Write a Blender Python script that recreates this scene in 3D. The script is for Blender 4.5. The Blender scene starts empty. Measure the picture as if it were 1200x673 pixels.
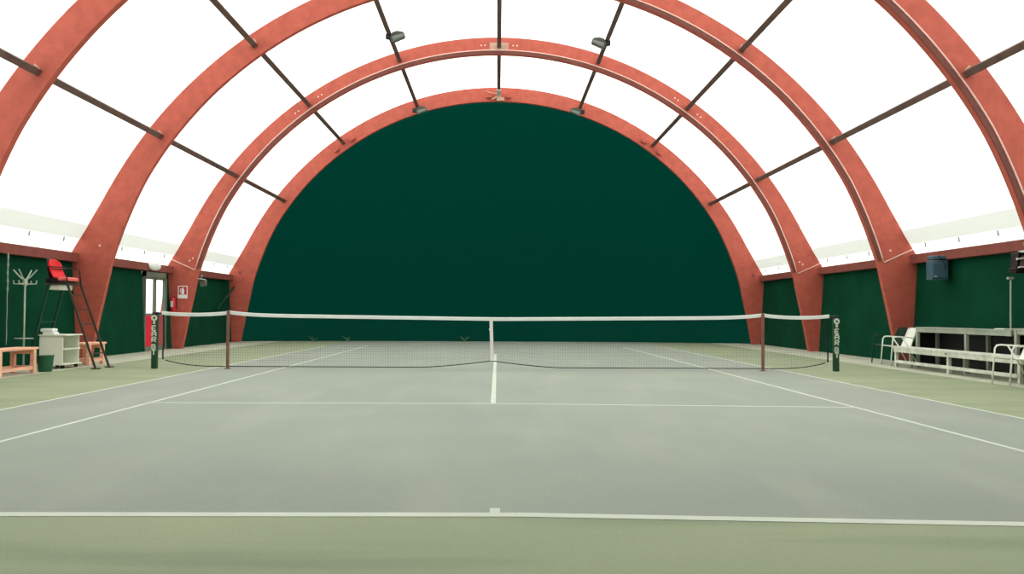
import bpy, bmesh, math, random
from mathutils import Vector, Matrix
random.seed(7)
PI = math.pi
C = bpy.context.scene
COL = C.collection

# ------------------------------------------------------------------ camera
cam = bpy.data.cameras.new('camera')
camo = bpy.data.objects.new('camera', cam)
COL.objects.link(camo)
CAM = dict(x=-0.008, y=-16.504, z=1.0823, yaw=-0.01659, pitch=0.02894, roll=0.00526, f=1027.836)
cam.sensor_width = 36.0
cam.lens = CAM['f'] / 1200.0 * 36.0
cam.clip_start = 0.05
cam.clip_end = 300
camo.matrix_world = (Matrix.Translation((CAM['x'], CAM['y'], CAM['z']))
                     @ Matrix.Rotation(CAM['yaw'], 4, 'Z')
                     @ Matrix.Rotation(PI / 2 + CAM['pitch'], 4, 'X')
                     @ Matrix.Rotation(CAM['roll'], 4, 'Z'))
C.camera = camo

# ------------------------------------------------------------------ world and exposure
SKY = 5.0
w = bpy.data.worlds.new('overcast_sky')
C.world = w
w.use_nodes = True
bg = w.node_tree.nodes['Background']
bg.inputs[1].default_value = SKY
_g = w.node_tree.nodes.new('ShaderNodeTexCoord')
_s = w.node_tree.nodes.new('ShaderNodeSeparateXYZ')
_r = w.node_tree.nodes.new('ShaderNodeValToRGB')
_m = w.node_tree.nodes.new('ShaderNodeMapRange')
_m.inputs['From Min'].default_value = -1
_m.inputs['From Max'].default_value = 1
w.node_tree.links.new(_g.outputs['Generated'], _s.inputs[0])
w.node_tree.links.new(_s.outputs['Z'], _m.inputs['Value'])
w.node_tree.links.new(_m.outputs[0], _r.inputs[0])
w.node_tree.links.new(_r.outputs[0], bg.inputs[0])
for _i, (_p, _c) in enumerate(((0.0, .12), (0.49, .14), (0.52, .55), (1.0, 1.0))):
    _e = _r.color_ramp.elements[_i] if _i < 2 else _r.color_ramp.elements.new(_p)
    _e.position = _p
    _e.color = (_c * .97, _c, _c * .97, 1)
# keep the ramp ordered: overcast sky brightest overhead, dim ground outside
C.view_settings.view_transform = 'Standard'
C.view_settings.look = 'None'
C.view_settings.gamma = 1
C.view_settings.exposure = 0.0
C.view_settings.use_curve_mapping = False
C.cycles.max_bounces = 10
C.cycles.diffuse_bounces = 6
C.cycles.transmission_bounces = 6
C.cycles.sample_clamp_indirect = 6


# ------------------------------------------------------------------ materials
def mat(name, col, rough=0.7, metal=0.0, var=0.0, scale=4.0, col2=None, bump=0.0, spec=0.3, stretch=None):
    m = bpy.data.materials.new(name)
    m.use_nodes = True
    nt = m.node_tree
    b = nt.nodes['Principled BSDF']
    b.inputs['Base Color'].default_value = (*col, 1)
    b.inputs['Roughness'].default_value = rough
    b.inputs['Metallic'].default_value = metal
    b.inputs['Specular IOR Level'].default_value = spec
    if var or col2:
        tc = nt.nodes.new('ShaderNodeTexCoord')
        mp = nt.nodes.new('ShaderNodeMapping')
        if stretch:
            mp.inputs['Scale'].default_value = stretch
        nt.links.new(tc.outputs['Object'], mp.inputs[0])
        n = nt.nodes.new('ShaderNodeTexNoise')
        n.inputs['Scale'].default_value = scale
        n.inputs['Detail'].default_value = 6
        nt.links.new(mp.outputs[0], n.inputs['Vector'])
        r = nt.nodes.new('ShaderNodeValToRGB')
        r.color_ramp.elements[0].position = 0.3
        r.color_ramp.elements[1].position = 0.7
        a = col2 if col2 else tuple(c * (1 - var) for c in col)
        bb = col if col2 else tuple(min(1, c * (1 + var)) for c in col)
        r.color_ramp.elements[0].color = (*a, 1)
        r.color_ramp.elements[1].color = (*bb, 1)
        nt.links.new(n.outputs['Fac'], r.inputs[0])
        nt.links.new(r.outputs[0], b.inputs['Base Color'])
        if bump:
            bp = nt.nodes.new('ShaderNodeBump')
            bp.inputs['Strength'].default_value = bump
            bp.inputs['Distance'].default_value = 0.02
            nt.links.new(n.outputs['Fac'], bp.inputs['Height'])
            nt.links.new(bp.outputs[0], b.inputs['Normal'])
    return m


def fabric(name, tr, df):
    m = bpy.data.materials.new(name)
    m.use_nodes = True
    nt = m.node_tree
    nt.nodes.clear()
    o = nt.nodes.new('ShaderNodeOutputMaterial')
    a = nt.nodes.new('ShaderNodeBsdfTranslucent')
    a.inputs[0].default_value = (*tr, 1)
    d = nt.nodes.new('ShaderNodeBsdfDiffuse')
    d.inputs[0].default_value = (*df, 1)
    s = nt.nodes.new('ShaderNodeAddShader')
    nt.links.new(a.outputs[0], s.inputs[0])
    nt.links.new(d.outputs[0], s.inputs[1])
    nt.links.new(s.outputs[0], o.inputs[0])
    return m


def surface(name, base, patch, scale, streak_scale, streak, rough=0.75, sx=(1, 1, 1)):
    """painted floor: large patches, fine grain, long scuffs"""
    m = bpy.data.materials.new(name)
    m.use_nodes = True
    nt = m.node_tree
    L = nt.links.new
    b = nt.nodes['Principled BSDF']
    b.inputs['Roughness'].default_value = rough
    b.inputs['Specular IOR Level'].default_value = 0.25
    tc = nt.nodes.new('ShaderNodeTexCoord')

    def noise(sc, det, map_scale):
        mp = nt.nodes.new('ShaderNodeMapping')
        mp.inputs['Scale'].default_value = map_scale
        mp.inputs['Rotation'].default_value = (0, 0, 0.25)
        L(tc.outputs['Object'], mp.inputs[0])
        n = nt.nodes.new('ShaderNodeTexNoise')
        n.inputs['Scale'].default_value = sc
        n.inputs['Detail'].default_value = det
        L(mp.outputs[0], n.inputs['Vector'])
        return n
    n1 = noise(scale, 5, (1, 1, 1))
    r1 = nt.nodes.new('ShaderNodeValToRGB')
    r1.color_ramp.elements[0].position = 0.32
    r1.color_ramp.elements[1].position = 0.68
    r1.color_ramp.elements[0].color = (*patch, 1)
    r1.color_ramp.elements[1].color = (*base, 1)
    L(n1.outputs['Fac'], r1.inputs[0])
    n2 = noise(streak_scale, 4, sx)
    r2 = nt.nodes.new('ShaderNodeValToRGB')
    r2.color_ramp.elements[0].position = 0.5
    r2.color_ramp.elements[1].position = 0.7
    r2.color_ramp.elements[0].color = (0, 0, 0, 1)
    r2.color_ramp.elements[1].color = (1, 1, 1, 1)
    L(n2.outputs['Fac'], r2.inputs[0])
    mx = nt.nodes.new('ShaderNodeMixRGB')
    mx.inputs['Color2'].default_value = (*streak, 1)
    mul = nt.nodes.new('ShaderNodeMath')
    mul.operation = 'MULTIPLY'
    mul.inputs[1].default_value = 0.55
    L(r2.outputs[0], mul.inputs[0])
    L(mul.outputs[0], mx.inputs['Fac'])
    L(r1.outputs[0], mx.inputs['Color1'])
    n3 = noise(60, 3, (1, 1, 1))
    mx2 = nt.nodes.new('ShaderNodeMixRGB')
    mx2.blend_type = 'OVERLAY'
    mx2.inputs['Fac'].default_value = 0.15
    L(mx.outputs[0], mx2.inputs['Color1'])
    L(n3.outputs['Fac'], mx2.inputs['Color2'])
    L(mx2.outputs[0], b.inputs['Base Color'])
    bp = nt.nodes.new('ShaderNodeBump')
    bp.inputs['Strength'].default_value = 0.12
    bp.inputs['Distance'].default_value = 0.01
    L(n3.outputs['Fac'], bp.inputs['Height'])
    L(bp.outputs[0], b.inputs['Normal'])
    return m


M = dict(
    membrane=fabric('membrane', (0.50, 0.51, 0.50), (0.36, 0.37, 0.36)),
    overlap=fabric('membrane_overlap', (0.40, 0.40, 0.38), (0.28, 0.28, 0.265)),
    arch=mat('red_painted_timber', (0.50, 0.112, 0.078), 0.6, spec=0.15, var=0.11, scale=6.0, bump=0.05),
    tray=mat('brown_red_cable_tray', (0.17, 0.048, 0.036), 0.55, var=0.15),
    conduit=mat('pink_conduit', (0.88, 0.58, 0.50), 0.5),
    bolt=mat('pale_bolt', (0.85, 0.62, 0.52), 0.4),
    plate=mat('pale_plate', (0.55, 0.34, 0.25), 0.5, var=0.1),
    beam=mat('dark_red_beam', (0.24, 0.065, 0.05), 0.6, var=0.15),
    steel=mat('purlin_steel', (0.15, 0.085, 0.07), 0.5, var=0.2),
    whitepaint=mat('white_paint', (0.8, 0.8, 0.76), 0.5),
    curtain=fabric('green_curtain', (0.0, 0.013, 0.0085), (0.0006, 0.011, 0.0075)),
    wallgreen=mat('green_wall_tarp', (0.003, 0.048, 0.023), 0.85, var=0.18, scale=1.2, spec=0.05),
    court=surface('court_grey', (0.256, 0.276, 0.230), (0.228, 0.248, 0.212), 0.45, 1.3, (0.292, 0.305, 0.25), sx=(1, 0.25, 1)),
    green=surface('court_green', (0.268, 0.298, 0.180), (0.235, 0.268, 0.168), 0.5, 1.1, (0.15, 0.185, 0.11), sx=(0.3, 2.2, 1)),
    apron=surface('concrete_apron', (0.50, 0.50, 0.39), (0.43, 0.44, 0.34), 0.8, 2.0, (0.34, 0.35, 0.25)),
    line=mat('line_paint', (0.51, 0.53, 0.45), 0.7, var=0.06, scale=3),
    tape=mat('net_tape', (0.72, 0.74, 0.70), 0.7, var=0.04),
    strap=mat('centre_strap', (0.74, 0.70, 0.66), 0.7),
    cord=mat('net_cord', (0.012, 0.014, 0.012), 0.8),
    postgreen=mat('net_post_green', (0.012, 0.055, 0.022), 0.5),
    letters=mat('post_lettering', (0.62, 0.66, 0.54), 0.6),
    stick=mat('brown_wood_stick', (0.21, 0.09, 0.07), 0.6, var=0.2, scale=10),
    metal=mat('grey_metal', (0.32, 0.34, 0.31), 0.4, var=0.1),
    darkmetal=mat('dark_metal', (0.025, 0.027, 0.025), 0.5),
    lampgrey=mat('lamp_hood_grey', (0.07, 0.075, 0.062), 0.5),
    lens=mat('lamp_glass', (0.20, 0.215, 0.19), 0.2),
    seatred=mat('red_cushion', (0.80, 0.025, 0.03), 0.6, var=0.08),
    seatpink=mat('faded_cushion', (0.85, 0.16, 0.14), 0.6),
    blackshell=mat('black_shell', (0.012, 0.008, 0.008), 0.5),
    ladder=mat('dark_brown_steel', (0.055, 0.042, 0.03), 0.5, var=0.2),
    legsgreen=mat('dark_green_steel', (0.006, 0.05, 0.03), 0.5),
    cabinet=mat('white_laminate', (0.84, 0.86, 0.74), 0.5, var=0.03),
    towel=mat('white_towel', (0.85, 0.87, 0.84), 0.9, var=0.05, scale=12, bump=0.4),
    rubber_and_infill=mat('black_rubber_and_infill', (0.01, 0.01, 0.01), 0.6),  # also colours the dark sheets added under the tables
    bucket=mat('green_plastic', (0.02, 0.11, 0.055), 0.4),
    bench=mat('pinkish_wood', (0.86, 0.46, 0.32), 0.6, var=0.14, scale=3, stretch=(8, 1, 8)),
    rack=mat('grey_white_tube', (0.42, 0.48, 0.40), 0.4),
    chair=mat('white_chair', (0.82, 0.83, 0.74), 0.4),
    darkchair=mat('dark_green_chair', (0.006, 0.03, 0.018), 0.4),
    table=mat('grey_painted_table', (0.34, 0.37, 0.30), 0.6, var=0.15, scale=3),
    benchwhite=mat('worn_white_bench', (0.60, 0.61, 0.52), 0.65, var=0.2, scale=5),
    bluebox=mat('blue_grey_plastic', (0.055, 0.115, 0.15), 0.35, var=0.15),
    white=mat('plain_white', (0.85, 0.85, 0.82), 0.5),
    signred=mat('sign_red', (0.50, 0.02, 0.03), 0.4),
    extred=mat('extinguisher_red', (0.62, 0.03, 0.045), 0.35),
    doorred=mat('red_door_panel', (0.75, 0.02, 0.045), 0.5, var=0.05),
    doorred2=mat('dull_red_door_panel', (0.36, 0.08, 0.085), 0.6, var=0.1),
    frame=mat('door_frame_grey', (0.16, 0.18, 0.14), 0.5),
    rope=mat('pale_rope', (0.42, 0.46, 0.38), 0.8),
    weed=mat('weed', (0.10, 0.17, 0.08), 0.8),
)
gl = bpy.data.materials.new('window_glass')
gl.use_nodes = True
_b = gl.node_tree.nodes['Principled BSDF']
_b.inputs['Transmission Weight'].default_value = 1
_b.inputs['Roughness'].default_value = 0.02
_b.inputs['IOR'].default_value = 1.02
M['glass'] = gl


# ------------------------------------------------------------------ mesh helpers
class MB:
    def __init__(s):
        s.v = []; s.f = []

    def add(s, vs, fs):
        n = len(s.v)
        s.v += [tuple(v) for v in vs]
        s.f += [tuple(i + n for i in f) for f in fs]
        return s

    def box(s, a, b):
        x0, y0, z0 = (min(a[i], b[i]) for i in range(3))
        x1, y1, z1 = (max(a[i], b[i]) for i in range(3))
        return s.add([(x0, y0, z0), (x1, y0, z0), (x1, y1, z0), (x0, y1, z0), (x0, y0, z1), (x1, y0, z1), (x1, y1, z1), (x0, y1, z1)],
                     [(0, 3, 2, 1), (4, 5, 6, 7), (0, 1, 5, 4), (1, 2, 6, 5), (2, 3, 7, 6), (3, 0, 4, 7)])

    def bar(s, p, q, wx, wy=None, up=(0, 0, 1)):
        """square bar between two points"""
        wy = wy or wx
        p, q = Vector(p), Vector(q)
        d = (q - p).normalized()
        u = Vector(up)
        if abs(d.dot(u)) > .98:
            u = Vector((0, 1, 0))
        a = d.cross(u).normalized() * wx / 2
        b = a.cross(d).normalized() * wy / 2
        vs = [e + i * a + j * b for e in (p, q) for i, j in ((-1, -1), (1, -1), (1, 1), (-1, 1))]
        return s.add(vs, [(0, 1, 2, 3), (7, 6, 5, 4), (0, 4, 5, 1), (1, 5, 6, 2), (2, 6, 7, 3), (3, 7, 4, 0)])

    def tube(s, pts, r, n=8):
        pts = [Vector(p) for p in pts]
        rings = []
        prev = None
        for i, p in enumerate(pts):
            d = ((pts[min(i + 1, len(pts) - 1)] - pts[max(i - 1, 0)])).normalized()
            if prev is None:
                u = Vector((0, 0, 1)) if abs(d.z) < .9 else Vector((1, 0, 0))
                a = d.cross(u).normalized()
            else:
                a = (prev - d * prev.dot(d)).normalized()
            prev = a
            b = d.cross(a)
            rr = r[i] if isinstance(r, (list, tuple)) else r
            rings.append([p + (a * math.cos(2 * PI * k / n) + b * math.sin(2 * PI * k / n)) * rr for k in range(n)])
        vs = [v for rg in rings for v in rg]
        fs = []
        for i in range(len(pts) - 1):
            for k in range(n):
                fs.append((i * n + k, i * n + (k + 1) % n, (i + 1) * n + (k + 1) % n, (i + 1) * n + k))
        fs.append(tuple(reversed(range(n))))
        fs.append(tuple((len(pts) - 1) * n + k for k in range(n)))
        return s.add(vs, fs)

    def lathe(s, prof, c=(0, 0, 0), n=20):
        vs = []; fs = []
        for r, z in prof:
            vs += [(c[0] + r * math.cos(2 * PI * k / n), c[1] + r * math.sin(2 * PI * k / n), c[2] + z) for k in range(n)]
        for i in range(len(prof) - 1):
            for k in range(n):
                fs.append((i * n + k, i * n + (k + 1) % n, (i + 1) * n + (k + 1) % n, (i + 1) * n + k))
        fs.append(tuple(reversed(range(n))))
        fs.append(tuple((len(prof) - 1) * n + k for k in range(n)))
        return s.add(vs, fs)

    def sweep(s, pts, sec):
        """section (list of (normal, y) offsets) along an x-z path"""
        N = len(pts); k = len(sec); vs = []
        for i, (x, z) in enumerate(pts):
            a = pts[max(i - 1, 0)]; b = pts[min(i + 1, N - 1)]
            t = Vector((b[0] - a[0], b[1] - a[1])).normalized()
            nx, nz = -t.y, t.x
            vs += [(x + nx * o, yy, z + nz * o) for o, yy in sec]
        fs = []
        for i in range(N - 1):
            for j in range(k):
                fs.append((i * k + j, i * k + (j + 1) % k, (i + 1) * k + (j + 1) % k, (i + 1) * k + j))
        fs.append(tuple(range(k)))
        fs.append(tuple(reversed([(N - 1) * k + j for j in range(k)])))
        return s.add(vs, fs)


def obj(name, mb, m, parent=None, loc=None, bevel=0, smooth=False, solid=0):
    me = bpy.data.meshes.new(name)
    if loc is not None and not parent:
        vs = [(v[0] - loc[0], v[1] - loc[1], v[2] - loc[2]) for v in mb.v]
    else:
        vs = mb.v
    me.from_pydata(vs, [], mb.f)
    me.validate()
    bm = bmesh.new(); bm.from_mesh(me)
    bmesh.ops.recalc_face_normals(bm, faces=bm.faces)
    bm.to_mesh(me); bm.free()
    if smooth:
        for p in me.polygons:
            p.use_smooth = True
    me.materials.append(M[m] if isinstance(m, str) else m)
    o = bpy.data.objects.new(name, me)
    COL.objects.link(o)
    if loc is not None:
        o.location = loc
    if parent:
        o.parent = parent
        o.location = (0, 0, 0) if loc is None else loc
    if bevel:
        b = o.modifiers.new('bevel', 'BEVEL')
        b.width = bevel; b.segments = 2; b.limit_method = 'ANGLE'
    if solid:
        b = o.modifiers.new('solid', 'SOLIDIFY')
        b.thickness = solid
    return o


def tag(o, label, cat, group=None, kind=None):
    o['label'] = label; o['category'] = cat
    if group: o['group'] = group
    if kind: o['kind'] = kind
    return o


def thing(name, label, cat, loc=(0, 0, 0), rotz=0, group=None):
    o = bpy.data.objects.new(name, None)
    COL.objects.link(o)
    o.empty_display_size = .1
    o.location = loc; o.rotation_euler = (0, 0, rotz)
    return tag(o, label, cat, group)


def struct(name, mb, m, **k):
    o = obj(name, mb, m, **k)
    o['kind'] = 'structure'
    return o


def tree_copy(o, parent=None):
    c = o.copy(); COL.objects.link(c)
    if parent: c.parent = parent
    for ch in list(o.children):
        tree_copy(ch, c)
    return c


# ------------------------------------------------------------------ profile of the arches
OUT = [(90, 9.53), (60, 9.53), (45, 9.55), (36, 9.58), (28, 9.61), (23.9, 9.64), (20.2, 9.72), (16.8, 9.84)]
INN = [(90, 9.03), (60, 9.04), (45, 9.04), (36, 9.03), (30, 9.02), (23.7, 8.97), (17.9, 8.94), (16.8, 8.935)]


def rad(tab, th):
    for (a, ra), (b, rb) in zip(tab, tab[1:]):
        if a >= th >= b:
            return rb + (ra - rb) * (th - b) / (a - b)
    return tab[-1][1]


def pt(tab, th, off=0):
    """half profile point for angle th measured from the right springing"""
    if th > 90:
        x, z = pt(tab, 180 - th, off)
        return -x, z
    r = rad(tab, th) + off
    return r * math.cos(math.radians(th)), r * math.sin(math.radians(th)) - 0.5


def arc_pts(tab, a0, a1, n, off=0):
    return [pt(tab, a0 + (a1 - a0) * i / n, off) for i in range(n + 1)]


ARCH_Y = [-13.9, -8.25, -2.6, 3.05, 8.7, 14.35]
TH = 0.14       # arch thickness along the hall
outer = [(9.68, 0.0), (9.60, 1.0), (9.50, 1.9)] + arc_pts(OUT, 16.8, 163.2, 96) + [(-9.50, 1.9), (-9.60, 1.0), (-9.68, 0.0)]
inner = [(8.97, 0.0), (8.80, 0.9), (8.63, 1.7)] + arc_pts(INN, 16.8, 163.2, 96) + [(-8.63, 1.7), (-8.80, 0.9), (-8.97, 0.0)]

SKEW = .029   # the nearest arch stands slightly askew


def arch_y(y, x):
    return y + (7.6 - x) * SKEW if y == -2.6 else y


# ------------------------------------------------------------------ floor
struct('floor', MB().add([(-10.5, -18.6, 0), (10.5, -18.6, 0), (10.5, 17.6, 0), (-10.5, 17.6, 0)], [(0, 1, 2, 3)]), 'green')
struct('floor_court', MB().add([(-5.37, -11.81, .0012), (.1, -11.79, .0012), (5.54, -12.18, .0012), (5.42, 16.4, .0012), (-5.42, 16.4, .0012)], [(0, 1, 2, 3, 4)]), 'court')
for s, nm in ((-1, 'left'), (1, 'right')):
    y0, y1 = -17, 16
    struct('floor_apron_' + nm, MB().add([(s * 7.85, y0, .0012), (s * 7.75, y1, .0012), (s * 9.9, y1, .0012), (s * 9.9, y0, .0012)], [(0, 1, 2, 3)]), 'apron')


def line_quad(mb, p, q, wd):
    p, q = Vector((*p, 0)), Vector((*q, 0))
    n = (q - p).cross(Vector((0, 0, 1))).normalized() * wd / 2
    z = Vector((0, 0, .0022))
    mb.add([p - n + z, q - n + z, q + n + z, p + n + z], [(0, 1, 2, 3)])


ln = MB()
line_quad(ln, (-5.35, -11.80), (0.1, -11.785), .095)
line_quad(ln, (0.1, -11.785), (5.52, -12.19), .095)
line_quad(ln, (-4.08, -6.10), (0.0, -6.08), .05)
line_quad(ln, (0.0, -6.08), (4.12, -6.36), .05)
line_quad(ln, (-0.05, -6.08), (-0.05, 6.3), .06)
line_quad(ln, (-4.07, -11.8), (-4.105, 11.3), .05)
line_quad(ln, (4.19, -11.95), (4.10, 2), .05)
line_quad(ln, (4.10, 2), (3.96, 11.2), .05)
line_quad(ln, (-5.35, -11.78), (-5.39, 11.2), .05)
line_quad(ln, (5.53, -12.0), (5.40, 3), .05)
line_quad(ln, (5.40, 3), (5.25, 10.9), .05)
line_quad(ln, (-0.015, -11.74), (-0.015, -11.63), .056)
struct('floor_markings', ln, 'line')

# ------------------------------------------------------------------ translucent roof
YS = [-13.9 + i * (14.35 + 13.9) / 20 for i in range(21)]
roof = MB()
prof = arc_pts(OUT, 16.6, 163.4, 110, 0.03)
vs = [(x, y, z) for y in YS for (x, z) in prof]
n = len(prof)
roof.add(vs, [(j * n + i, j * n + i + 1, (j + 1) * n + i + 1, (j + 1) * n + i) for j in range(20) for i in range(n - 1)])
struct('ceiling', roof, 'membrane', smooth=True)
k = 0
for a, b in zip(ARCH_Y, ARCH_Y[1:]):
    for s, sd in ((1, 'right'), (-1, 'left')):
        k += 1
        band = MB()
        ya_, yb_ = arch_y(a, s * 9.3), arch_y(b, s * 9.3)
        pp = arc_pts(OUT, 18.85, 20.9, 4, -0.012)
        band.add([(s * x, y, z) for y in (ya_ + TH / 2 + .004, yb_ - TH / 2 - .004) for x, z in pp], [(i, i + 1, i + 6, i + 5) for i in range(4)])
        struct('trim_%d' % k, band, 'overlap', smooth=True)

# flap latches along the foot of the roof
LATCH = []
k2 = 0
for bi, (a, b) in enumerate(zip(ARCH_Y, ARCH_Y[1:])):
    if bi < 2:
        continue
    for s in (1, -1):
        for j in range(4):
            y = a + (b - a) * (j + .55) / 4.1
            x, z = pt(OUT, 18.5, -0.03)
            LATCH.append((s * x, y, z))
first = None
pos_word = {2: 'bay nearest the camera', 3: 'bay beside the net', 4: 'far bay'}
for (x, y, z) in LATCH:
    if first is None:
        first = obj('latch', MB().bar((0, -.02, -.05), (0.0, .015, .05), .025, .025).tube([(0, 0, -.01), (0, -.012, -.05)], .016, 6), 'metal')
        o = first
    else:
        o = first.copy(); COL.objects.link(o)
    o.location = (x, y, z)
    bay = pos_word[2 + int((y - ARCH_Y[2]) / 5.65)]
    tag(o, 'small grey latch on the white flap above the %s wall, %s' % ('left' if x < 0 else 'right', bay), 'latch', 'latches on the roof flaps, %s %s' % ('left' if x < 0 else 'right', bay))

# ------------------------------------------------------------------ side walls
DOOR = (6.75, 8.25, 2.12)   # y0, y1, height in the left wall


def wall_patch(mb, s, y0, y1, z0, z1, sag=0.02):
    ny = max(2, int((y1 - y0) / .35)); nz = 8
    vs = []
    for j in range(nz + 1):
        z = z0 + (z1 - z0) * j / nz
        for i in range(ny + 1):
            y = y0 + (y1 - y0) * i / ny
            x = 9.26 + .14 * z / 2.3 + sag * math.sin(y * 4.1) * math.cos(z * 1.2) * .5
            vs.append((s * x, y, z))
    m_ = ny + 1
    mb.add(vs, [(j * m_ + i, j * m_ + i + 1, (j + 1) * m_ + i + 1, (j + 1) * m_ + i) for j in range(nz) for i in range(ny)])


wl = MB()
wall_patch(wl, -1, -17.5, DOOR[0], 0, 2.3)
wall_patch(wl, -1, DOOR[0], DOOR[1], DOOR[2], 2.3, 0)
wall_patch(wl, -1, DOOR[1], 14.5, 0, 2.3)
struct('wall_left', wl, 'wallgreen', smooth=True)
wr = MB()
wall_patch(wr, 1, -17.5, 14.5, 0, 2.3)
struct('wall_right', wr, 'wallgreen', smooth=True)
for a, b in zip(ARCH_Y, ARCH_Y[1:]):
    for s in (1, -1):
        k += 1
        z0, z1 = (2.20, 2.40) if s > 0 else (2.12, 2.32)
        struct('trim_%d' % k, MB().box((s * 9.24, arch_y(a, s * 9.3) + TH / 2 + .008, z0 + .02), (s * 9.41, arch_y(b, s * 9.3) - TH / 2 - .008, z1 + .02)), 'beam', bevel=.008)


def end_curtain(name, y0, depth, sgn):
    """end fabric pinned to the arch and billowing outwards"""
    mb = MB(); nr = 22; na = 72; vs = []
    for i in range(nr + 1):
        rho = math.sin(PI / 2 * i / nr)
        for j in range(na + 1):
            t = j / na
            idx = t * (len(outer) - 1)
            i0 = min(int(idx), len(outer) - 2); fr = idx - i0
            ox = outer[i0][0] * (1 - fr) + outer[i0 + 1][0] * fr
            oz = outer[i0][1] * (1 - fr) + outer[i0 + 1][1] * fr
            ox *= .985; oz *= .985
            b = depth * (1 - rho ** 2.4) ** .5
            vs.append((ox * rho, y0 + sgn * b, oz * rho))
    m_ = na + 1
    mb.add(vs, [(i * m_ + j, i * m_ + j + 1, (i + 1) * m_ + j + 1, (i + 1) * m_ + j) for i in range(nr) for j in range(na)])
    return struct(name, mb, 'curtain', smooth=True)


end_curtain('wall_back', 14.46, 1.6, 1)
end_curtain('wall_front', -14.0, 3.9, -1)

# ------------------------------------------------------------------ door in the left wall
d = struct('door_1', MB(), 'frame')
dm = MB()
X = -9.33
y0, y1, h = DOOR
for yy in (y0 + .03, y1 - .03):
    dm.box((X - .05, yy - .03, 0), (X + .05, yy + .03, h))
dm.box((X - .05, y0, h - .14), (X + .05, y1, h))
dm.box((X - .05, y0, 0), (X + .05, y1, .06))
ym = (y0 + y1) / 2
me = bpy.data.meshes.new('door_1'); me.from_pydata(dm.v, [], dm.f); me.materials.append(M['frame'])
d.data = me
for i, (a, b, mm) in enumerate(((y0 + .06, ym - .004, 'doorred'), (ym + .004, y1 - .06, 'doorred2'))):
    lf = MB()
    for yy in (a, b - .05):
        lf.box((X - .03, yy, .06), (X + .03, yy + .05, h - .14))
    lf.box((X - .03, a, .95), (X + .03, b, 1.0)); lf.box((X - .03, a, h - .2), (X + .03, b, h - .14)); lf.box((X - .03, a, .06), (X + .03, b, .12))
    leaf = obj('door_leaf', lf, 'frame', d)
    p = obj('lower_panel', MB().box((X - .012, a + .05, .12), (X + .035, b - .05, .95)), mm, d, bevel=.01)
    obj('glass_pane', MB().box((X - .004, a + .05, 1.0), (X + .004, b - .05, h - .2)), 'glass', d)
    hb = (b - .08) if i == 0 else (a + .08)
    obj('door_handle', MB().tube([(X + .03, hb, 1.0), (X + .08, hb, 1.0), (X + .08, hb + (-.1 if i == 0 else .1), 1.0)], .011), 'darkmetal', d)

# ------------------------------------------------------------------ timber arches
arch_words = {-13.9: 'red timber arch behind the camera', -8.25: 'red timber arch overhead, just outside the picture',
              -2.6: 'nearest red curved timber arch, its crown cut off by the frame',
              3.05: 'second red curved timber arch, its legs just beyond the net',
              8.7: 'third red curved timber arch, with a pale crown plate and the fire extinguisher',
              14.35: 'farthest red curved timber arch, framing the dark green end curtain'}
arches = {}



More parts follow.
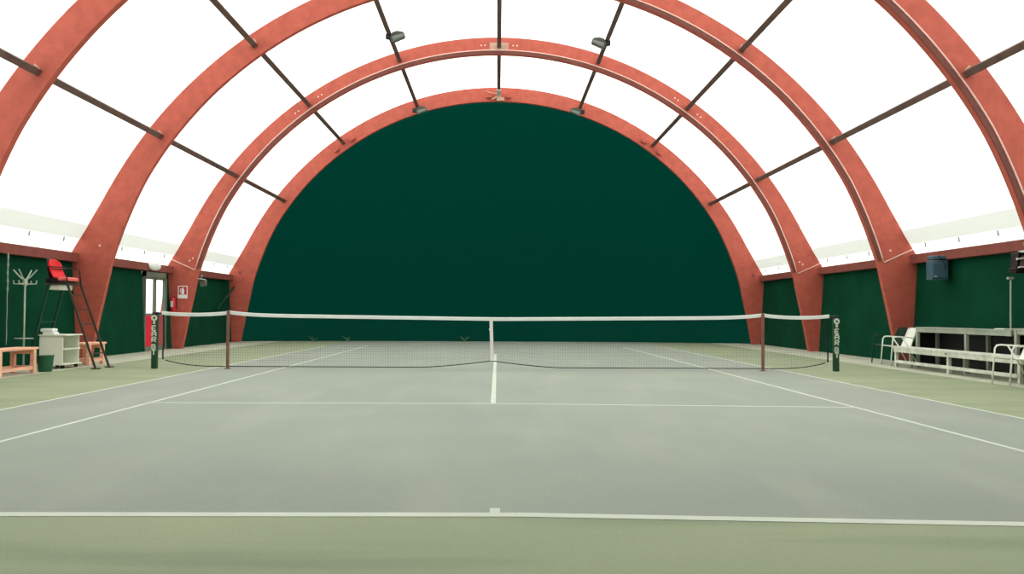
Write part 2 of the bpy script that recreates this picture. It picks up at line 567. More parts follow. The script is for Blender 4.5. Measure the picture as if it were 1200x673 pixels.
for y in ARCH_Y:
    if y < -10 and False:
        continue
    t = thing('timber_arch', arch_words[y], 'arch', (0, y, 0), group='curved timber arches of the hall')
    arches[y] = t
    if y == -2.6:
        t.rotation_euler.z = -math.atan(SKEW)
        t.location.y = y + 7.6 * SKEW
    mb = MB()
    N = len(outer)
    vs = []
    for (xo, zo), (xi, zi) in zip(outer, inner):
        vs += [(xo, -TH / 2, zo), (xi, -TH / 2, zi), (xi, TH / 2, zi), (xo, TH / 2, zo)]
    fs = []
    for i in range(N - 1):
        for j in range(4):
            fs.append((i * 4 + j, i * 4 + (j + 1) % 4, (i + 1) * 4 + (j + 1) % 4, (i + 1) * 4 + j))
    fs.append((0, 1, 2, 3)); fs.append(tuple((N - 1) * 4 + j for j in (3, 2, 1, 0)))
    mb.add(vs, fs)
    obj('curved_beam', mb, 'arch', t, bevel=.006)
    # conduit running along the near face, a little above the soffit
    yf = -TH / 2 - .012
    ends = {8.7: (17.6, 162.4), 3.05: (17.6, 84), -2.6: (17.6, 84)}.get(y)
    if ends:
        path = [(x, yf, z) for x, z in arc_pts(INN, ends[0], ends[1], 80, .122)]
        x, z = pt(OUT, 17.9, -.03)
        path = [(x, yf, z + .04)] + path
        if ends[1] > 100:
            path.append((-x, yf, z + .04))
        obj('conduit', MB().tube(path, .016, 6), 'conduit', t, smooth=True)
        sec = [(.012, -TH / 2 - .014), (.095, -TH / 2 - .014), (.095, -TH / 2 - .001), (.012, -TH / 2 - .001)]
        obj('cable_tray', MB().sweep(arc_pts(INN, ends[0] + .4, ends[1] - (.4 if ends[1] > 100 else 0), 80), [(-o_, y_) for o_, y_ in sec]), 'tray', t)
    # bolts
    bl = []
    if y == 8.7:
        for th in (51.2, 51.9, 56.2, 56.9):
            bl += [(th, .28), (180 - th, .28)]
        bl += [(86.8, .27), (87.5, .27), (92.5, .27), (93.2, .27)]
        bl += [(18.9, .35), (19.5, .28), (161.1, .35), (160.5, .28)]
    if y in (3.05, -2.6):
        bl += [(18.9, .35), (161.1, .35)]
    for th, off in bl:
        x, z = pt(INN, th, off)
        obj('bolt', MB().tube([(x, -TH / 2 - .012, z), (x, -TH / 2 + .005, z)], .024, 8), 'bolt', t)
    # pale fishplates under the purlin seats
    if y == 8.7:
        obj('crown_plate', MB().box((-.27, -TH / 2 - .008, 8.67), (.27, -TH / 2 + .002, 8.87)), 'plate', t, bevel=.004)
    if y in (3.05, -2.6):
        for th in (36, 54, 126, 144):
            cx, cz = pt(INN, th, .26)
            a = math.radians(th)
            tx, tz = -math.sin(a), math.cos(a); nx, nz = math.cos(a), math.sin(a)
            q = [(cx + tx * u + nx * v, cz + tz * u + nz * v) for u, v in ((-.075, .0), (-.085, .10), (.085, .10), (.075, .0), (0, -.08))]
            pm = MB().add([(px, -TH / 2 - .006, pz) for px, pz in q] + [(px, -TH / 2 + .002, pz) for px, pz in q],
                          [(0, 1, 2, 3, 4), (9, 8, 7, 6, 5)] + [(i, i + 5, (i + 1) % 5 + 5, (i + 1) % 5) for i in range(5)])
            obj('purlin_plate', pm, 'plate', t)
    if y == 14.35:
        for th in (54, 90, 126):
            for dth in (-2.15, 2.15):
                cx, cz = pt(INN, th + dth, .17)
                a = math.radians(th + dth)
                tx, tz = -math.sin(a), math.cos(a)
                obj('timber_cleat', MB().bar((cx - tx * .09, -TH / 2 - .07, cz - tz * .09), (cx + tx * .09, -TH / 2 - .07, cz + tz * .09), .12, .11), 'arch', t, bevel=.006)
        for s in (1, -1):
            obj('dark_knot', MB().tube([(s * 9.0, -TH / 2 - .008, 2.42), (s * 9.0, -TH / 2 + .002, 2.42)], .055, 10), 'beam', t)

# ------------------------------------------------------------------ purlins, one per bay and line
lines = [(36, 'lowest right row'), (54, 'second lowest right row'), (72, 'row right of crown'), (90, 'crown row'),
         (108, 'row left of crown'), (126, 'second lowest left row'), (144, 'lowest left row')]
bays = [(-8.25, -2.6, 'nearest the camera'), (-2.6, 3.05, 'above the net'), (3.05, 8.7, 'between second and third arches'), (8.7, 14.35, 'between third and farthest arches')]
for th, wd in lines:
    x, z = pt(INN, th, .25)
    a = math.radians(th)
    for ya, yb, bw in bays:
        if ya == -8.25 and th not in (36, 54, 126, 144):
            continue
        mb = MB().bar((0, arch_y(ya, x) + TH / 2 + .005, 0), (0, arch_y(yb, x) - TH / 2 - .005, 0), .115, .115, up=(math.cos(a), 0, math.sin(a)))
        o = obj('roof_purlin', mb, 'steel', loc=None)
        o.location = (x, 0, z)
        tag(o, 'steel purlin %s, %s' % (wd, bw), 'purlin', 'roof purlins')

# white bandaged joint at the crown of the far arch
t = thing('crown_bracket', 'white metal bracket with loose ends at the crown of the farthest arch', 'bracket', (0, 14.2, 8.55))
obj('sleeve', MB().bar((0, -.85, .20), (0, .05, .20), .13, .13), 'whitepaint', t, bevel=.004)
obj('clamp', MB().box((-.07, -.08, -.03), (.07, .06, .17)).box((.05, -.05, -.02), (.19, .04, .1)), 'plate', t, bevel=.01)
obj('strap_end', MB().tube([(-.02, -.04, .16), (-.14, -.05, .07), (-.24, -.05, .03)], .028, 6).tube([(-.05, -.04, .22), (-.3, -.05, .26), (-.42, -.05, .3)], .014, 6), 'plate', t)


# ------------------------------------------------------------------ floodlights on the purlins
def floodlight(x, y, z, s, label, sc=.85):
    t = thing('floodlight', label, 'floodlight', (x, y, z), group='floodlights under the roof')
    def P(a, b, c): return (a * s * sc, b * sc, c * sc)
    obj('clamp', MB().bar(P(0, -.06, -.0), P(0, .10, -.0), .17 * sc, .15 * sc).bar(P(.02, 0, -.05), P(.13, 0, -.05), .09 * sc), 'darkmetal', t, bevel=.015)
    # wedge-shaped hood: flat sloping back, rounded end
    top = [(.06, -.05), (.12, .10), (.26, .15), (.44, .13), (.50, .07), (.50, .0), (.12, -.16)]
    nn = len(top)
    v = [P(a, -.13, b) for a, b in top] + [P(a, .15, b) for a, b in top]
    obj('hood', MB().add(v, [tuple(range(nn)), tuple(reversed(range(nn, 2 * nn)))] + [(i, i + nn, (i + 1) % nn + nn, (i + 1) % nn) for i in range(nn)]), 'lampgrey', t, bevel=.015)
    obj('lens', MB().add([P(.14, -.14, -.135), P(.49, -.14, 0.0), P(.45, -.14, .06), P(.13, -.14, -.03), P(.14, .12, -.175), P(.50, .12, -.02), P(.50, -.1, -.03), P(.14, -.1, -.175)],
                         [(0, 1, 2, 3), (7, 6, 5, 4), (0, 7, 6, 1)]), 'lens', t)
    return t


floodlight(-2.87, 6.1, 8.22, 1, 'grey floodlight on the purlin left of the crown, between the second and third arches')
floodlight(2.87, 6.45, 8.22, -1, 'grey floodlight on the purlin right of the crown, between the second and third arches')
floodlight(-2.93, 13.9, 8.1, 1, 'small grey floodlight against the farthest arch, left of the crown', .85)
floodlight(2.93, 13.9, 8.1, -1, 'small grey floodlight against the farthest arch, right of the crown', .85)

# ------------------------------------------------------------------ tennis net
def net_top(x):
    ax = abs(x)
    if ax <= 5.03:
        t_ = ax / 5.03
        return .953 + .05 * t_ + .055 * t_ ** 14
    t_ = (ax - 5.03) / 1.2
    return 1.052 - .05 * math.sin(PI * min(1, t_)) ** .6 * .75 - .012 * t_


def net_bot(x):
    ax = abs(x + .11)
    b = .045 + .125 * max(0, 1 - ax / 1.3) ** 1.4
    if abs(x) > 5.2:
        b += .13 * ((abs(x) - 5.2) / 1.05) ** 2.5
    return b


net = thing('tennis_net', 'black tennis net with a white tape stretched across the grey court', 'net', (0, 0, 0))
XS = [-6.24 + i * .045 for i in range(int(12.48 / .045) + 1)]
mb = MB()
cr = .0015
for x in XS:
    zt, zb = net_top(x), net_bot(x)
    mb.box((x - cr / 2, -cr / 2, zb), (x + cr / 2, cr / 2, zt - .02))
nrow = 21
for r in range(nrow):
    f = (r + .5) / nrow
    pts = [(x, 0, net_bot(x) + (net_top(x) - net_bot(x)) * f) for x in XS[::4] + [XS[-1]]]
    vs = []; fs = []
    for p in pts:
        vs += [(p[0], -cr / 2, p[2] - cr / 2), (p[0], -cr / 2, p[2] + cr / 2), (p[0], cr / 2, p[2] + cr / 2), (p[0], cr / 2, p[2] - cr / 2)]
    for i in range(len(pts) - 1):
        for j in range(4):
            fs.append((i * 4 + j, i * 4 + (j + 1) % 4, i * 4 + 4 + (j + 1) % 4, i * 4 + 4 + j))
    mb.add(vs, fs)
o = obj('netting', mb, 'cord', net)
tp = MB()
xs = [-6.27 + i * 12.54 / 160 for i in range(161)]
vs = []; fs = []
for x in xs:
    z = net_top(x)
    vs += [(x, -.012, z - .033), (x, -.012, z + .026), (x, 0, z + .033), (x, .012, z + .026), (x, .012, z - .033)]
for i in range(160):
    for j in range(5):
        fs.append((i * 5 + j, i * 5 + (j + 1) % 5, i * 5 + 5 + (j + 1) % 5, i * 5 + 5 + j))
tp.add(vs, fs)
obj('headband', tp, 'tape', net)
obj('bottom_cord', MB().tube([(x, 0, net_bot(x)) for x in xs[1:-1]], .009, 6), 'cord', net)
for s in (-1, 1):
    obj('side_cord', MB().tube([(s * 6.24, 0, net_top(6.24) - .03), (s * 6.235, 0, .75), (s * 6.23, 0, .5), (s * 6.245, 0, .3), (s * 6.24, 0, net_bot(6.24))], .014, 6), 'cord', net)
obj('centre_strap', MB().bar((-.125, -.016, .98), (-.10, -.016, .17), .062, .008, up=(0, 1, 0)).box((-.16, -.032, .74), (-.12, -.012, .785)), 'strap', net)

GLYPH = {'E': [((0, 0), (0, 1)), ((0, 1), (1, 1)), ((0, .5), (.8, .5)), ((0, 0), (1, 0))],
         'A': [((0, 0), (0, .8)), ((0, .8), (.5, 1)), ((.5, 1), (1, .8)), ((1, .8), (1, 0)), ((0, .45), (1, .45))],
         'R': [((0, 0), (0, 1)), ((0, 1), (1, 1)), ((1, 1), (1, .55)), ((1, .55), (0, .5)), ((.4, .5), (1, 0))],
         'B': [((0, 0), (0, 1)), ((0, 1), (.85, .95)), ((.85, .95), (.75, .5)), ((0, .5), (.8, .5)), ((.8, .5), (.9, .05)), ((.9, .05), (0, 0))],
         'T': [((.5, 0), (.5, 1)), ((0, 1), (1, 1))]}


def net_post(s, label):
    x = s * 6.395
    t = thing('net_post', label, 'net post', (x, 0, 0), group='net posts')
    obj('post', MB().box((-.05, -.05, 0), (.05, .05, 1.0)), 'postgreen', t, bevel=.012)
    obj('cap', MB().box((-.045, -.04, 1.0), (.045, .04, 1.055)).tube([(-s * .03, 0, 1.03), (-s * .1, 0, 1.03)], .02), 'darkmetal', t, bevel=.008)
    yy = -.0535
    # ring mark at the top
    ring = MB()
    nn = 20
    for rr in range(1):
        ro, ri = .056, .022
        vs = [((ro if q else ri) * math.cos(2 * PI * i / nn), yy + dy, .945 + (ro if q else ri) * math.sin(2 * PI * i / nn)) for dy in (-.003, .003) for q in (0, 1) for i in range(nn)]
        fs = []
        for i in range(nn):
            j = (i + 1) % nn
            fs += [(i, j, nn + j, nn + i), (2 * nn + i, 3 * nn + i, 3 * nn + j, 2 * nn + j), (nn + i, nn + j, 3 * nn + j, 3 * nn + i), (i, 2 * nn + i, 2 * nn + j, j)]
        ring.add(vs, fs)
    ring.bar((.0, yy, .90), (0, yy, .83), .04, .006, up=(0, 1, 0))
    obj('ring_mark', ring, 'letters', t)
    z = .80
    for ch in 'EAR BT':
        if ch == ' ':
            z -= .025
            continue
        g = MB()
        for (a, b), (c_, d_) in GLYPH[ch]:
            g.bar((-.034 + a * .068, yy, z - .088 + b * .085), (-.034 + c_ * .068, yy, z - .088 + d_ * .085), .024, .006, up=(0, 1, 0))
        obj('letter', g, 'letters', t)
        z -= .107
    return t


net_post(-1, 'dark green net post on the left with pale vertical lettering, in front of the door')
net_post(1, 'dark green net post on the right with pale vertical lettering')
for s, wd in ((-1, 'left'), (1, 'right')):
    t = thing('singles_stick', 'thin brown wooden stick propping up the %s part of the net tape' % wd, 'net stick', (s * 5.03 + (0.0 if s < 0 else -.03), -.03, 0), group='singles sticks')
    obj('pole', MB().box((-.028, -.018, .012), (.028, .014, 1.075)), 'stick', t, bevel=.006)
    obj('foot', MB().box((-.06, -.035, 0), (.06, .035, .012)), 'stick', t)
    obj('tip', MB().box((-.02, -.012, 1.075), (.02, .012, 1.095)), 'stick', t)

# ------------------------------------------------------------------ left side: umpire chair
t = thing('umpire_chair', 'tall umpire ladder chair with a red seat against the green wall', 'umpire chair', (-8.0, 0, 0))
def R(x, y, z): return (x + 8.0, y, z)
for yy in (-.27, .29):
    obj('ladder_rail', MB().bar(R(-7.36, yy, 0), R(-7.93, yy * .92, 1.60), .026, .034), 'ladder', t)
for z in (.28, .55, .82, 1.09, 1.35):
    xx = -7.36 - .57 * z / 1.60
    obj('rung', MB().bar(R(xx, -.265, z), R(xx, .275, z), .022, .02), 'ladder', t)
obj('ladder_foot', MB().box(R(-7.42, -.34, 0), R(-7.3, -.20, .02)), 'ladder', t)
obj('ladder_foot', MB().box(R(-7.42, .23, 0), R(-7.3, .36, .02)), 'ladder', t)
for yy in (-.27, .29):
    obj('rear_leg', MB().bar(R(-8.24, yy, 1.56), R(-8.62, yy, 0), .04, .04), 'legsgreen', t)
obj('rear_crossbar', MB().bar(R(-8.40, -.27, .86), R(-8.40, .29, .86), .025, .025), 'legsgreen', t)
obj('platform', MB().box(R(-8.28, -.235, 1.455), R(-8.05, .235, 1.549)), 'cabinet', t, bevel=.01)
obj('under_frame', MB().box(R(-8.32, -.27, 1.55), R(-7.90, -.24, 1.577)).box(R(-8.32, .26, 1.55), R(-7.90, .29, 1.577)).box(R(-7.94, -.25, 1.55), R(-7.91, .27, 1.577)).box(R(-8.32, -.25, 1.55), R(-8.29, .27, 1.577)), 'ladder', t)
# black shell with high curved back and the red cushions on it
def backrest(off, zt, wd, th_, z0=1.70):
    mb = MB(); nz = 12; ny = 10; vs = []
    for side in (0, 1):
        for i in range(nz + 1):
            f = i / nz
            z = z0 + (zt - z0) * f
            for j in range(ny + 1):
                u = -1 + 2 * j / ny
                ww = wd * (1 - .35 * max(0, f - .6) ** 2 * 4)
                x = -8.25 - .10 * f + .05 * u * u + off + (th_ if side else 0) - .03 * math.sin(f * PI)
                zz = z - .05 * max(0, f - .7) / .3 * abs(u) ** 3
                vs.append(R(x, u * ww / 2, zz))
    m_ = ny + 1; Q = (nz + 1) * m_
    fs = []
    for i in range(nz):
        for j in range(ny):
            a = i * m_ + j
            fs += [(a, a + 1, a + m_ + 1, a + m_), (Q + a, Q + a + m_, Q + a + m_ + 1, Q + a + 1)]
    for i in range(nz):
        for a in (i * m_, i * m_ + ny):
            fs.append((a, a + m_, Q + a + m_, Q + a))
    for j in range(ny):
        for a in (j, nz * m_ + j):
            fs.append((a, a + 1, Q + a + 1, Q + a))
    return mb.add(vs, fs)
obj('back_shell', backrest(-.02, 2.045, .50, .025, 1.57), 'blackshell', t, smooth=True)
obj('back_cushion', backrest(.008, 2.03, .46, .03, 1.68), 'seatred', t, smooth=True)
obj('cushion_seam', MB().tube([R(-8.26 + .05 * (u * u), u * .235, 1.855) for u in [-1 + i / 5 for i in range(11)]], .012, 6), 'blackshell', t)
obj('seat_shell', MB().box(R(-8.30, -.24, 1.578), R(-7.97, .24, 1.615)).box(R(-8.32, -.25, 1.58), R(-8.10, -.23, 1.67)), 'blackshell', t, bevel=.02)
obj('seat_cushion', MB().box(R(-8.12, -.225, 1.618), R(-7.93, .225, 1.69)), 'seatpink', t, bevel=.025)
for yy in (-.26, .26):
    obj('armrest', MB().tube([R(-8.29, yy, 1.88), R(-8.02, yy, 1.87), R(-7.94, yy, 1.84), R(-7.91, yy, 1.58)], .012, 6), 'blackshell', t)

# white cabinet on castors
t = thing('rolling_cabinet', 'small white cabinet on castors with open shelves, standing under the umpire chair', 'cabinet', (-8.2, .1, 0))
def K(x, y, z): return (x + 8.2, y - .1, z)
zb, zt = .085, .605
obj('top_board', MB().box(K(-8.44, -.22, zt), K(-7.93, .46, zt + .022)), 'cabinet', t, bevel=.004)
obj('front_panel', MB().box(K(-8.43, -.20, zb), K(-8.0, -.18, zt)), 'cabinet', t, bevel=.003)
obj('end_infill', MB().box(K(-8.43, .42, zb), K(-8.0, .44, zt)), 'cabinet', t, bevel=.003)
obj('back_infill', MB().box(K(-8.43, -.18, zb), K(-8.415, .42, zt)), 'cabinet', t)
obj('shelf', MB().box(K(-8.41, -.18, .345), K(-7.97, .42, .365)), 'cabinet', t, bevel=.003)
obj('bottom_board', MB().box(K(-8.43, -.20, zb - .02), K(-7.96, .46, zb)), 'cabinet', t, bevel=.003)
for cx in (-8.38, -8.03):
    for cy in (-.13, .38):
        obj('castor', MB().tube([K(cx, cy - .018, .033), K(cx, cy + .018, .033)], .033, 12).box(K(cx - .015, cy - .025, .04), K(cx + .015, cy + .025, zb - .02)), 'rubber_and_infill', t)
tw = MB()
for (z0, z1, a, b) in ((.628, .675, -8.40, -8.17), (.675, .74, -8.44, -8.20)):
    tw.box((a, -.17, z0), (b, .02, z1))
o = obj('towel', tw, 'towel', loc=(-8.3, -.1, .628), bevel=.022)
tag(o, 'folded white towel lying on the small white cabinet', 'towel')

# bucket
t = thing('waste_bucket', 'dark green plastic bucket on the floor in front of the white cabinet', 'bucket', (-7.93, -.95, 0))
obj('body', MB().lathe([(.105, 0), (.112, .02), (.135, .27), (.135, .285), (.128, .285), (.105, .03), (0.0, .025)], n=24), 'bucket', t, smooth=True)
obj('rim', MB().lathe([(.134, .27), (.146, .272), (.146, .287), (.134, .287)], n=24), 'bucket', t)


def wooden_bench(x0, x1, y0, y1, label):
    t = thing('wooden_bench', label, 'bench', ((x0 + x1) / 2, (y0 + y1) / 2, 0), group='pinkish wooden benches by the left wall')
    hx, hy = (x1 - x0) / 2, (y1 - y0) / 2
    for i in range(3):
        a = -hx + (2 * hx) * i / 3
        obj('seat_plank', MB().box((a + .006, -hy, .405), (a + 2 * hx / 3 - .006, hy, .442)), 'bench', t, bevel=.006)
    for s in (-1, 1):
        for q in (-1, 1):
            obj('leg', MB().box((q * (hx - .035) - .035, s * (hy - .13) - .04, 0), (q * (hx - .035) + .035, s * (hy - .13) + .04, .405)), 'bench', t, bevel=.005)
        obj('cross_rail', MB().box((-hx + .05, s * (hy - .13) - .02, .33), (hx - .05, s * (hy - .13) + .02, .405)), 'bench', t)
        obj('cross_rail', MB().box((-hx + .05, s * (hy - .13) - .02, .07), (hx - .05, s * (hy - .13) + .02, .13)), 'bench', t)
    for q in (-1, 1):
        obj('long_rail', MB().box((q * (hx - .03) - .015, -hy + .17, .07), (q * (hx - .03) + .015, hy - .17, .125)), 'bench', t)
    return t


wooden_bench(-8.33, -7.92, -2.48, -1.18, 'pinkish wooden bench at the left edge, in front of the coat stand')
wooden_bench(-8.33, -7.92, .60, 1.45, 'pinkish wooden bench behind the ladder of the umpire chair')

# coat stand
t = thing('coat_stand', 'pale grey metal coat stand with hooks and an umbrella ring, behind the left bench', 'coat stand', (-8.5, -.6, 0))
obj('pole', MB().tube([(0, 0, .02), (0, 0, 1.62)], .016, 10), 'rack', t, smooth=True)
obj('base', MB().lathe([(.19, 0), (.19, .015), (.05, .035), (.02, .05)], n=24), 'rack', t)
for i in range(4):
    a = i * PI / 2 + .0
    cx, sy = math.cos(a), math.sin(a)
    obj('upper_arm', MB().tube([(0, 0, 1.60), (cx * .10, sy * .10, 1.68), (cx * .21, sy * .21, 1.80)], .012, 6), 'rack', t)
    obj('hook', MB().tube([(0, 0, 1.55), (cx * .12, sy * .12, 1.545), (cx * .20, sy * .20, 1.55), (cx * .205, sy * .205, 1.61)], .012, 6), 'rack', t)
obj('hub', MB().lathe([(.02, 1.5), (.04, 1.53), (.045, 1.6), (.02, 1.64)], n=12), 'rack', t)
ringp = [(.15 * math.cos(2 * PI * i / 20), .15 * math.sin(2 * PI * i / 20), .57) for i in range(21)]
obj('umbrella_ring', MB().tube(ringp, .009, 6).tube([(0, 0, .57), (.15, 0, .57)], .008, 6).tube([(0, 0, .57), (-.15, 0, .57)], .008, 6), 'rack', t)

# rope on the wall
pts = [(-9.2 + .01 * math.sin(i * 1.3), .1 + .012 * math.sin(i * .9), 2.15 - i * .075) for i in range(24)]
pts = [(-9.2, .1 + .004 * math.sin(i), p[2]) for i, p in enumerate(pts)]
rad_ = [(.019 if (i % 2 and i < 11) else .009) for i in range(24)]
tag(obj('hanging_rope', MB().tube(pts, rad_, 6), 'rope', smooth=True), 'pale knotted rope hanging down the left wall beside the coat stand', 'rope')

# extinguisher and sign on the third arch
ye = 8.7 - TH / 2
t = thing('fire_extinguisher', 'red fire extinguisher with white label on the leg of the third arch', 'fire extinguisher', (-9.2, ye - .10, 1.04))
obj('cylinder', MB().lathe([(.06, 0), (.078, .02), (.08, .34), (.06, .39), (.03, .42)], n=20), 'extred', t, smooth=True)
obj('label_plate', MB().add([(.0815 * math.cos(a), .0815 * math.sin(a), z) for z in (.14, .31) for a in [math.radians(200 + i * 12) for i in range(8)]], [(i, i + 1, i + 9, i + 8) for i in range(7)]), 'white', t)
obj('valve', MB().box((-.02, -.02, .42), (.02, .02, .46)).bar((0, 0, .46), (-.09, -.01, .49), .02).bar((0, 0, .44), (-.08, -.01, .43), .016), 'extred', t)
obj('hose', MB().tube([(.02, -.02, .44), (.09, -.04, .40), (.11, -.03, .25), (.095, -.02, .1)], .011, 6), 'rubber_and_infill', t)
obj('wall_hook', MB().box((-.02, .05, .3), (.02, .0985, .36)), 'darkmetal', t)
t = thing('fire_sign', 'small white and red fire extinguisher sign on the leg of the third arch', 'sign', (-8.97, ye - .0055, 1.60))
obj('plate', MB().box((-.135, -.004, -.17), (.135, .004, .19)), 'white', t, bevel=.002)
obj('red_square', MB().box((-.11, -.007, -.06), (.11, -.004, .165)), 'signred', t)
obj('extinguisher_mark', MB().add([(x, -.009, z) for x, z in ((-.035, -.05), (.045, -.05), (.05, .07), (.03, .1), (.03, .135), (-.01, .14), (-.015, .1), (-.035, .07))], [tuple(range(8))]).box((-.075, -.009, -.02), (-.055, -.007, .1)).box((-.075, -.009, .09), (-.01, -.007, .11)), 'white', t)

# bulkhead lamp above the door, brace, left eave floodlight
t = thing('bulkhead_lamp', 'white oval lamp under the roof edge above the door', 'lamp', (-9.2, 7.15, 2.27))
v = MB()
vs = []; fs = []
for i in range(9):
    a = -PI / 2 + PI * i / 8
    for j in range(16):
        b = 2 * PI * j / 16
        vs.append((.08 * math.cos(a) * math.cos(b), .40 * math.cos(a) * math.sin(b), .12 * math.sin(a)))
for i in range(8):
    for j in range(16):
        fs.append((i * 16 + j, i * 16 + (j + 1) % 16, (i + 1) * 16 + (j + 1) % 16, (i + 1) * 16 + j))
v.add(vs, fs)
obj('diffuser', v, 'white', t, smooth=True)
obj('back_plate', MB().box((-.10, -.3, -.06), (-.05, .3, .06)), 'metal', t)
o = obj('steel_brace', MB().bar((-9.2, 14.27, 1.92), (-9.2, 12.45, 1.15), .06, .04), 'legsgreen', loc=(-9.17, 13.3, 1.5))
tag(o, 'thin diagonal brace running from the leg of the farthest arch down the left wall', 'brace')


def eave_light(loc, s, label, body, sc):
    t = thing('wall_floodlight', label, 'floodlight', loc, group='floodlights under the roof edge')
    def P(a, b, c): return (-s * a * sc, b * sc, c * sc)
    obj('bracket', MB().bar(P(0, 0, .24), P(0, 0, .42), .05 * sc).bar(P(-.02, 0, .4), P(.1, -.08, .34), .03 * sc).bar(P(0, -.02, .26), P(.16, -.05, .2), .03 * sc), 'metal', t)
    obj('housing', MB().add([P(*q) for q in ((-.06, -.14, .26), (.22, -.14, .22), (.26, -.14, -.02), (.02, -.14, -.06), (-.06, .12, .26), (.18, .12, .22), (.20, .12, .02), (.0, .12, -.02))],
                            [(0, 1, 2, 3), (7, 6, 5, 4), (0, 4, 5, 1), (1, 5, 6, 2), (2, 6, 7, 3), (3, 7, 4, 0)]), body, t, bevel=.012)
    obj('reflector', MB().add([P(*q) for q in ((-.02, -.146, .2), (.18, -.146, .17), (.22, -.146, .01), (.05, -.146, -.02))], [(0, 1, 2, 3)]), 'lens', t)
    obj('visor', MB().add([P(*q) for q in ((-.07, -.15, .27), (.24, -.15, .225), (.24, -.26, .2), (-.07, -.26, .24), (-.07, -.15, .28), (.24, -.15, .235), (.24, -.26, .21), (-.07, -.26, .25))],
                          [(0, 1, 2, 3), (7, 6, 5, 4), (0, 4, 5, 1), (1, 5, 6, 2), (2, 6, 7, 3), (3, 7, 4, 0)]), 'metal', t)
    return t


eave_light((-9.12, 10.6, 1.86), -1, 'grey floodlight hanging under the left roof edge, just past the extinguisher arch', 'lens', .8)
t = eave_light((9.2, -1.45, 1.90), 1, 'black floodlight under the right roof edge at the edge of the picture', 'blackshell', 1.2)
obj('ballast_box', MB().box((-.02, -.28, .04), (.05, -.02, .40)), 'blackshell', t, bevel=.01)
obj('lower_hood', MB().box((-.34, -.2, -.10), (-.05, .02, .0)), 'blackshell', t, bevel=.02)
obj('bright_edge', MB().tube([(-.30, -.21, .0), (-.14, -.21, .01)], .014, 6).tube([(-.33, -.22, .14), (-.16, -.2, .16)], .018, 6), 'white', t)

o = obj('wall_pipe', MB().tube([(9.14, -1.0, .05), (9.16, -1.0, 1.74)], .017, 8).box((9.1, -1.03, 1.72), (9.2, -.97, 1.76)), 'rack', loc=(9.15, -1, 0))
tag(o, 'thin pale pipe running down the right wall below the black floodlight', 'pipe')

t = thing('electrical_box', 'blue-grey plastic box hung on the right wall under the roof edge', 'box', (9.13, 1.53, 1.80))
obj('case', MB().box((-.19, -.13, 0), (.15, .13, .40)), 'bluebox', t, bevel=.02)
obj('lid', MB().box((-.18, -.15, .04), (.14, -.13, .35)), 'bluebox', t, bevel=.012)
obj('hood', MB().box((-.17, -.12, .42), (.14, .12, .50)), 'bluebox', t, bevel=.015)
obj('tag', MB().box((-.16, -.165, .06), (-.10, -.16, .075)), 'white', t)
obj('cable', MB().tube([(-.05, -.13, .5), (.0, -.15, .42), (.06, -.165, .33), (.07, -.165, .2)], .008, 6), 'rubber_and_infill', t)

# hanging wires in the far left bay
o = obj('loose_wire', MB().tube([(-5.75, 8.80, 6.75), (-6.2, 9.6, 6.1), (-6.6, 10.4, 5.4), (-7.2, 11.6, 4.6)], .004, 5), 'metal')
tag(o, 'thin wire hanging from the third arch in the far left bay', 'wire')

# ------------------------------------------------------------------ right side: tables, bench, chairs
def table(y0, y1, z, label, frames, x0=8.63, x1=9.1):
    yc = (y0 + y1) / 2
    t = thing('side_table', label, 'table', (x0, yc, 0), group='grey tables along the right wall')
    w_ = x1 - x0
    obj('tabletop', MB().box((0, y0 - yc, z - .03), (w_, y1 - yc, z)), 'table', t, bevel=.004)
    obj('apron_board', MB().box((.01, y0 - yc + .02, z - .10), (.035, y1 - yc - .02, z - .03)).box((w_ - .035, y0 - yc + .02, z - .10), (w_ - .01, y1 - yc - .02, z - .03)), 'table', t)
    obj('back_infill', MB().box((w_ - .004, y0 - yc + .04, .04), (w_ + .012, y1 - yc - .04, z - .11)), 'rubber_and_infill', t)  # dark sheet added to deepen the darkness under the table
    obj('end_infill', MB().box((.07, y1 - yc - .03, .04), (w_ - .07, y1 - yc - .015, z - .11)), 'rubber_and_infill', t)  # second added sheet, carries the same darkening across the far end
    for f in frames:
        for xx in (.03, w_ - .035):
            obj('leg', MB().box((xx - .03, f - yc - .035, 0), (xx + .03, f - yc + .035, z - .031)), 'table', t, bevel=.005)
        obj('cross_rail', MB().box((.06, f - yc - .02, z - .12), (w_ - .06, f - yc + .02, z - .04)), 'table', t)
    return t


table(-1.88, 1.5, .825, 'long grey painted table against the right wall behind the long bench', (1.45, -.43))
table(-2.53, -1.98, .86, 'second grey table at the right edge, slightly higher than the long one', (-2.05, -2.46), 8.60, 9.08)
o = obj('flat_tray', MB().box((8.78, -1.42, .826), (8.98, -1.12, .845)), 'cabinet', loc=(8.88, -1.27, .826), bevel=.008)
tag(o, 'small pale flat tray lying on the long grey table', 'tray')

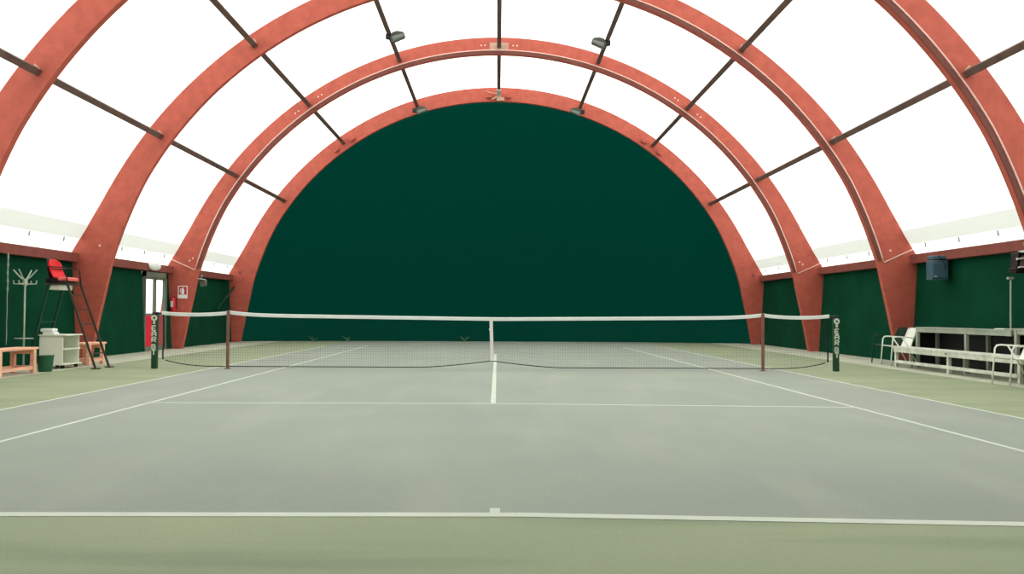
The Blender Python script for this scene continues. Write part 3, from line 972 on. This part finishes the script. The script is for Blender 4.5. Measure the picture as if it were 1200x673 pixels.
t = thing('long_bench', 'long low worn white bench in front of the grey table on the right', 'bench', (8.2, -.8, 0))
yb0, yb1 = -4.0, 1.55
obj('seat_board', MB().box((-.02, yb0 + .8, .385), (.17, yb1 + .8, .42)), 'benchwhite', t, bevel=.006)
obj('seat_board', MB().box((.18, yb0 + .8, .385), (.37, yb1 + .8, .42)), 'benchwhite', t, bevel=.006)
obj('fascia_board', MB().box((-.012, yb0 + .82, .31), (.012, yb1 + .78, .384)), 'benchwhite', t)
for f in (1.48, -.62, -2.8, -3.9):
    for xx in (.03, .33):
        obj('leg', MB().box((xx - .03, f + .8 - .035, 0), (xx + .03, f + .8 + .035, .385)), 'benchwhite', t, bevel=.005)
obj('lower_rail', MB().box((-.015, -2.8 + .8, .09), (.005, 1.48 + .8, .15)), 'benchwhite', t)
obj('knot_hole', MB().tube([(-.016, -.62 + .83, .365), (-.005, -.62 + .83, .365)], .022, 10), 'rubber_and_infill', t)


def garden_chair(loc, rz, m, label, group):
    """tubular armchair, local +x is the way it faces"""
    t = thing('garden_chair', label, 'chair', loc, rz, group)
    W = .235
    sh = .42
    for s in (-1, 1):
        # front leg running up into the arm and down the back post
        obj('arm_frame', MB().tube([(.27, s * W, 0), (.235, s * W, .40), (.22, s * W, .56), (.19, s * W, .605), (.13, s * W, .615), (-.16, s * W, .60), (-.20, s * W, .58)], .014, 8), m, t, smooth=True)
        obj('rear_leg', MB().tube([(-.32, s * (W - .01), 0), (-.10, s * (W - .01), .42), (.02, s * (W - .01), .60)], .013, 8), m, t, smooth=True)
        obj('side_rail', MB().tube([(.24, s * (W - .02), sh), (-.16, s * (W - .02), sh - .03), (-.24, s * (W - .04), .60), (-.32, s * (W - .06), .80)], .012, 8), m, t, smooth=True)
    seat = MB(); n_ = 8
    vs = []
    for up in (0, 1):
        for i in range(n_ + 1):
            x = .25 - .41 * i / n_
            z = sh + .004 - .03 * i / n_ - .02 * math.sin(PI * i / n_) + (.012 if up else 0)
            vs += [(x, -W + .015, z), (x, W - .015, z)]
    Q = 2 * (n_ + 1)
    fs = [(2 * i, 2 * i + 1, 2 * i + 3, 2 * i + 2) for i in range(n_)] + [(Q + 2 * i, Q + 2 * i + 2, Q + 2 * i + 3, Q + 2 * i + 1) for i in range(n_)]
    fs += [(2 * i, 2 * i + 2, Q + 2 * i + 2, Q + 2 * i) for i in range(n_)] + [(2 * i + 1, Q + 2 * i + 1, Q + 2 * i + 3, 2 * i + 3) for i in range(n_)]
    fs += [(0, Q, Q + 1, 1), (2 * n_, 2 * n_ + 1, Q + 2 * n_ + 1, Q + 2 * n_)]
    seat.add(vs, fs)
    obj('seat', seat, m, t)
    back = MB()
    vs = []
    nb = 8
    for k_ in (0, 1):
        for i in range(nb + 1):
            f = i / nb
            x = -.165 - .175 * f - .015 * math.sin(PI * f) + (.014 if k_ else 0)
            ww = W - .025 - .035 * f - (.05 if i == nb else 0)
            vs += [(x, -ww, sh - .02 + .40 * f), (x, ww, sh - .02 + .40 * f)]
    Q = 2 * (nb + 1)
    fs = [(2 * i, 2 * i + 1, 2 * i + 3, 2 * i + 2) for i in range(nb)] + [(Q + 2 * i, Q + 2 * i + 2, Q + 2 * i + 3, Q + 2 * i + 1) for i in range(nb)]
    fs += [(2 * i, 2 * i + 2, Q + 2 * i + 2, Q + 2 * i) for i in range(nb)] + [(2 * i + 1, Q + 2 * i + 1, Q + 2 * i + 3, 2 * i + 3) for i in range(nb)]
    fs += [(0, Q, Q + 1, 1), (2 * nb, 2 * nb + 1, Q + 2 * nb + 1, Q + 2 * nb)]
    back.add(vs, fs)
    obj('backrest', back, m, t)
    return t


garden_chair((8.47, 1.93, 0), PI, 'chair', 'white armchair at the far end of the long bench', 'white garden chairs')
garden_chair((8.0, -3.12, 0), PI, 'chair', 'white armchair in front of the long bench at the right edge', 'white garden chairs')
garden_chair((8.60, 2.68, 0), PI, 'darkchair', 'dark green armchair behind the white one, beside the leg of the second arch', None)

# ------------------------------------------------------------------ weeds at the foot of the end curtain
for (x, y, lab) in ((-6.55, 14.9, 'dry weed tuft at the foot of the end curtain, left of the far singles line'), (-5.4, 15.25, 'dry weed tuft at the curtain foot, near the end of the far singles line'), (-1.2, 15.6, 'low weed tuft at the foot of the end curtain, left of the centre strap')):
    g = MB()
    for i in range(14):
        a = random.uniform(0, 2 * PI); l = random.uniform(.08, .22)
        g.tube([(x, y, 0), (x + math.cos(a) * l * .5, y + math.sin(a) * l * .3, l * .7), (x + math.cos(a) * l * 1.1, y + math.sin(a) * l * .5, l)], [.007, .006, .002], 4)
    tag(obj('weed_tuft', g, 'weed', loc=(x, y, 0)), lab, 'weed', 'weeds by the end curtain')
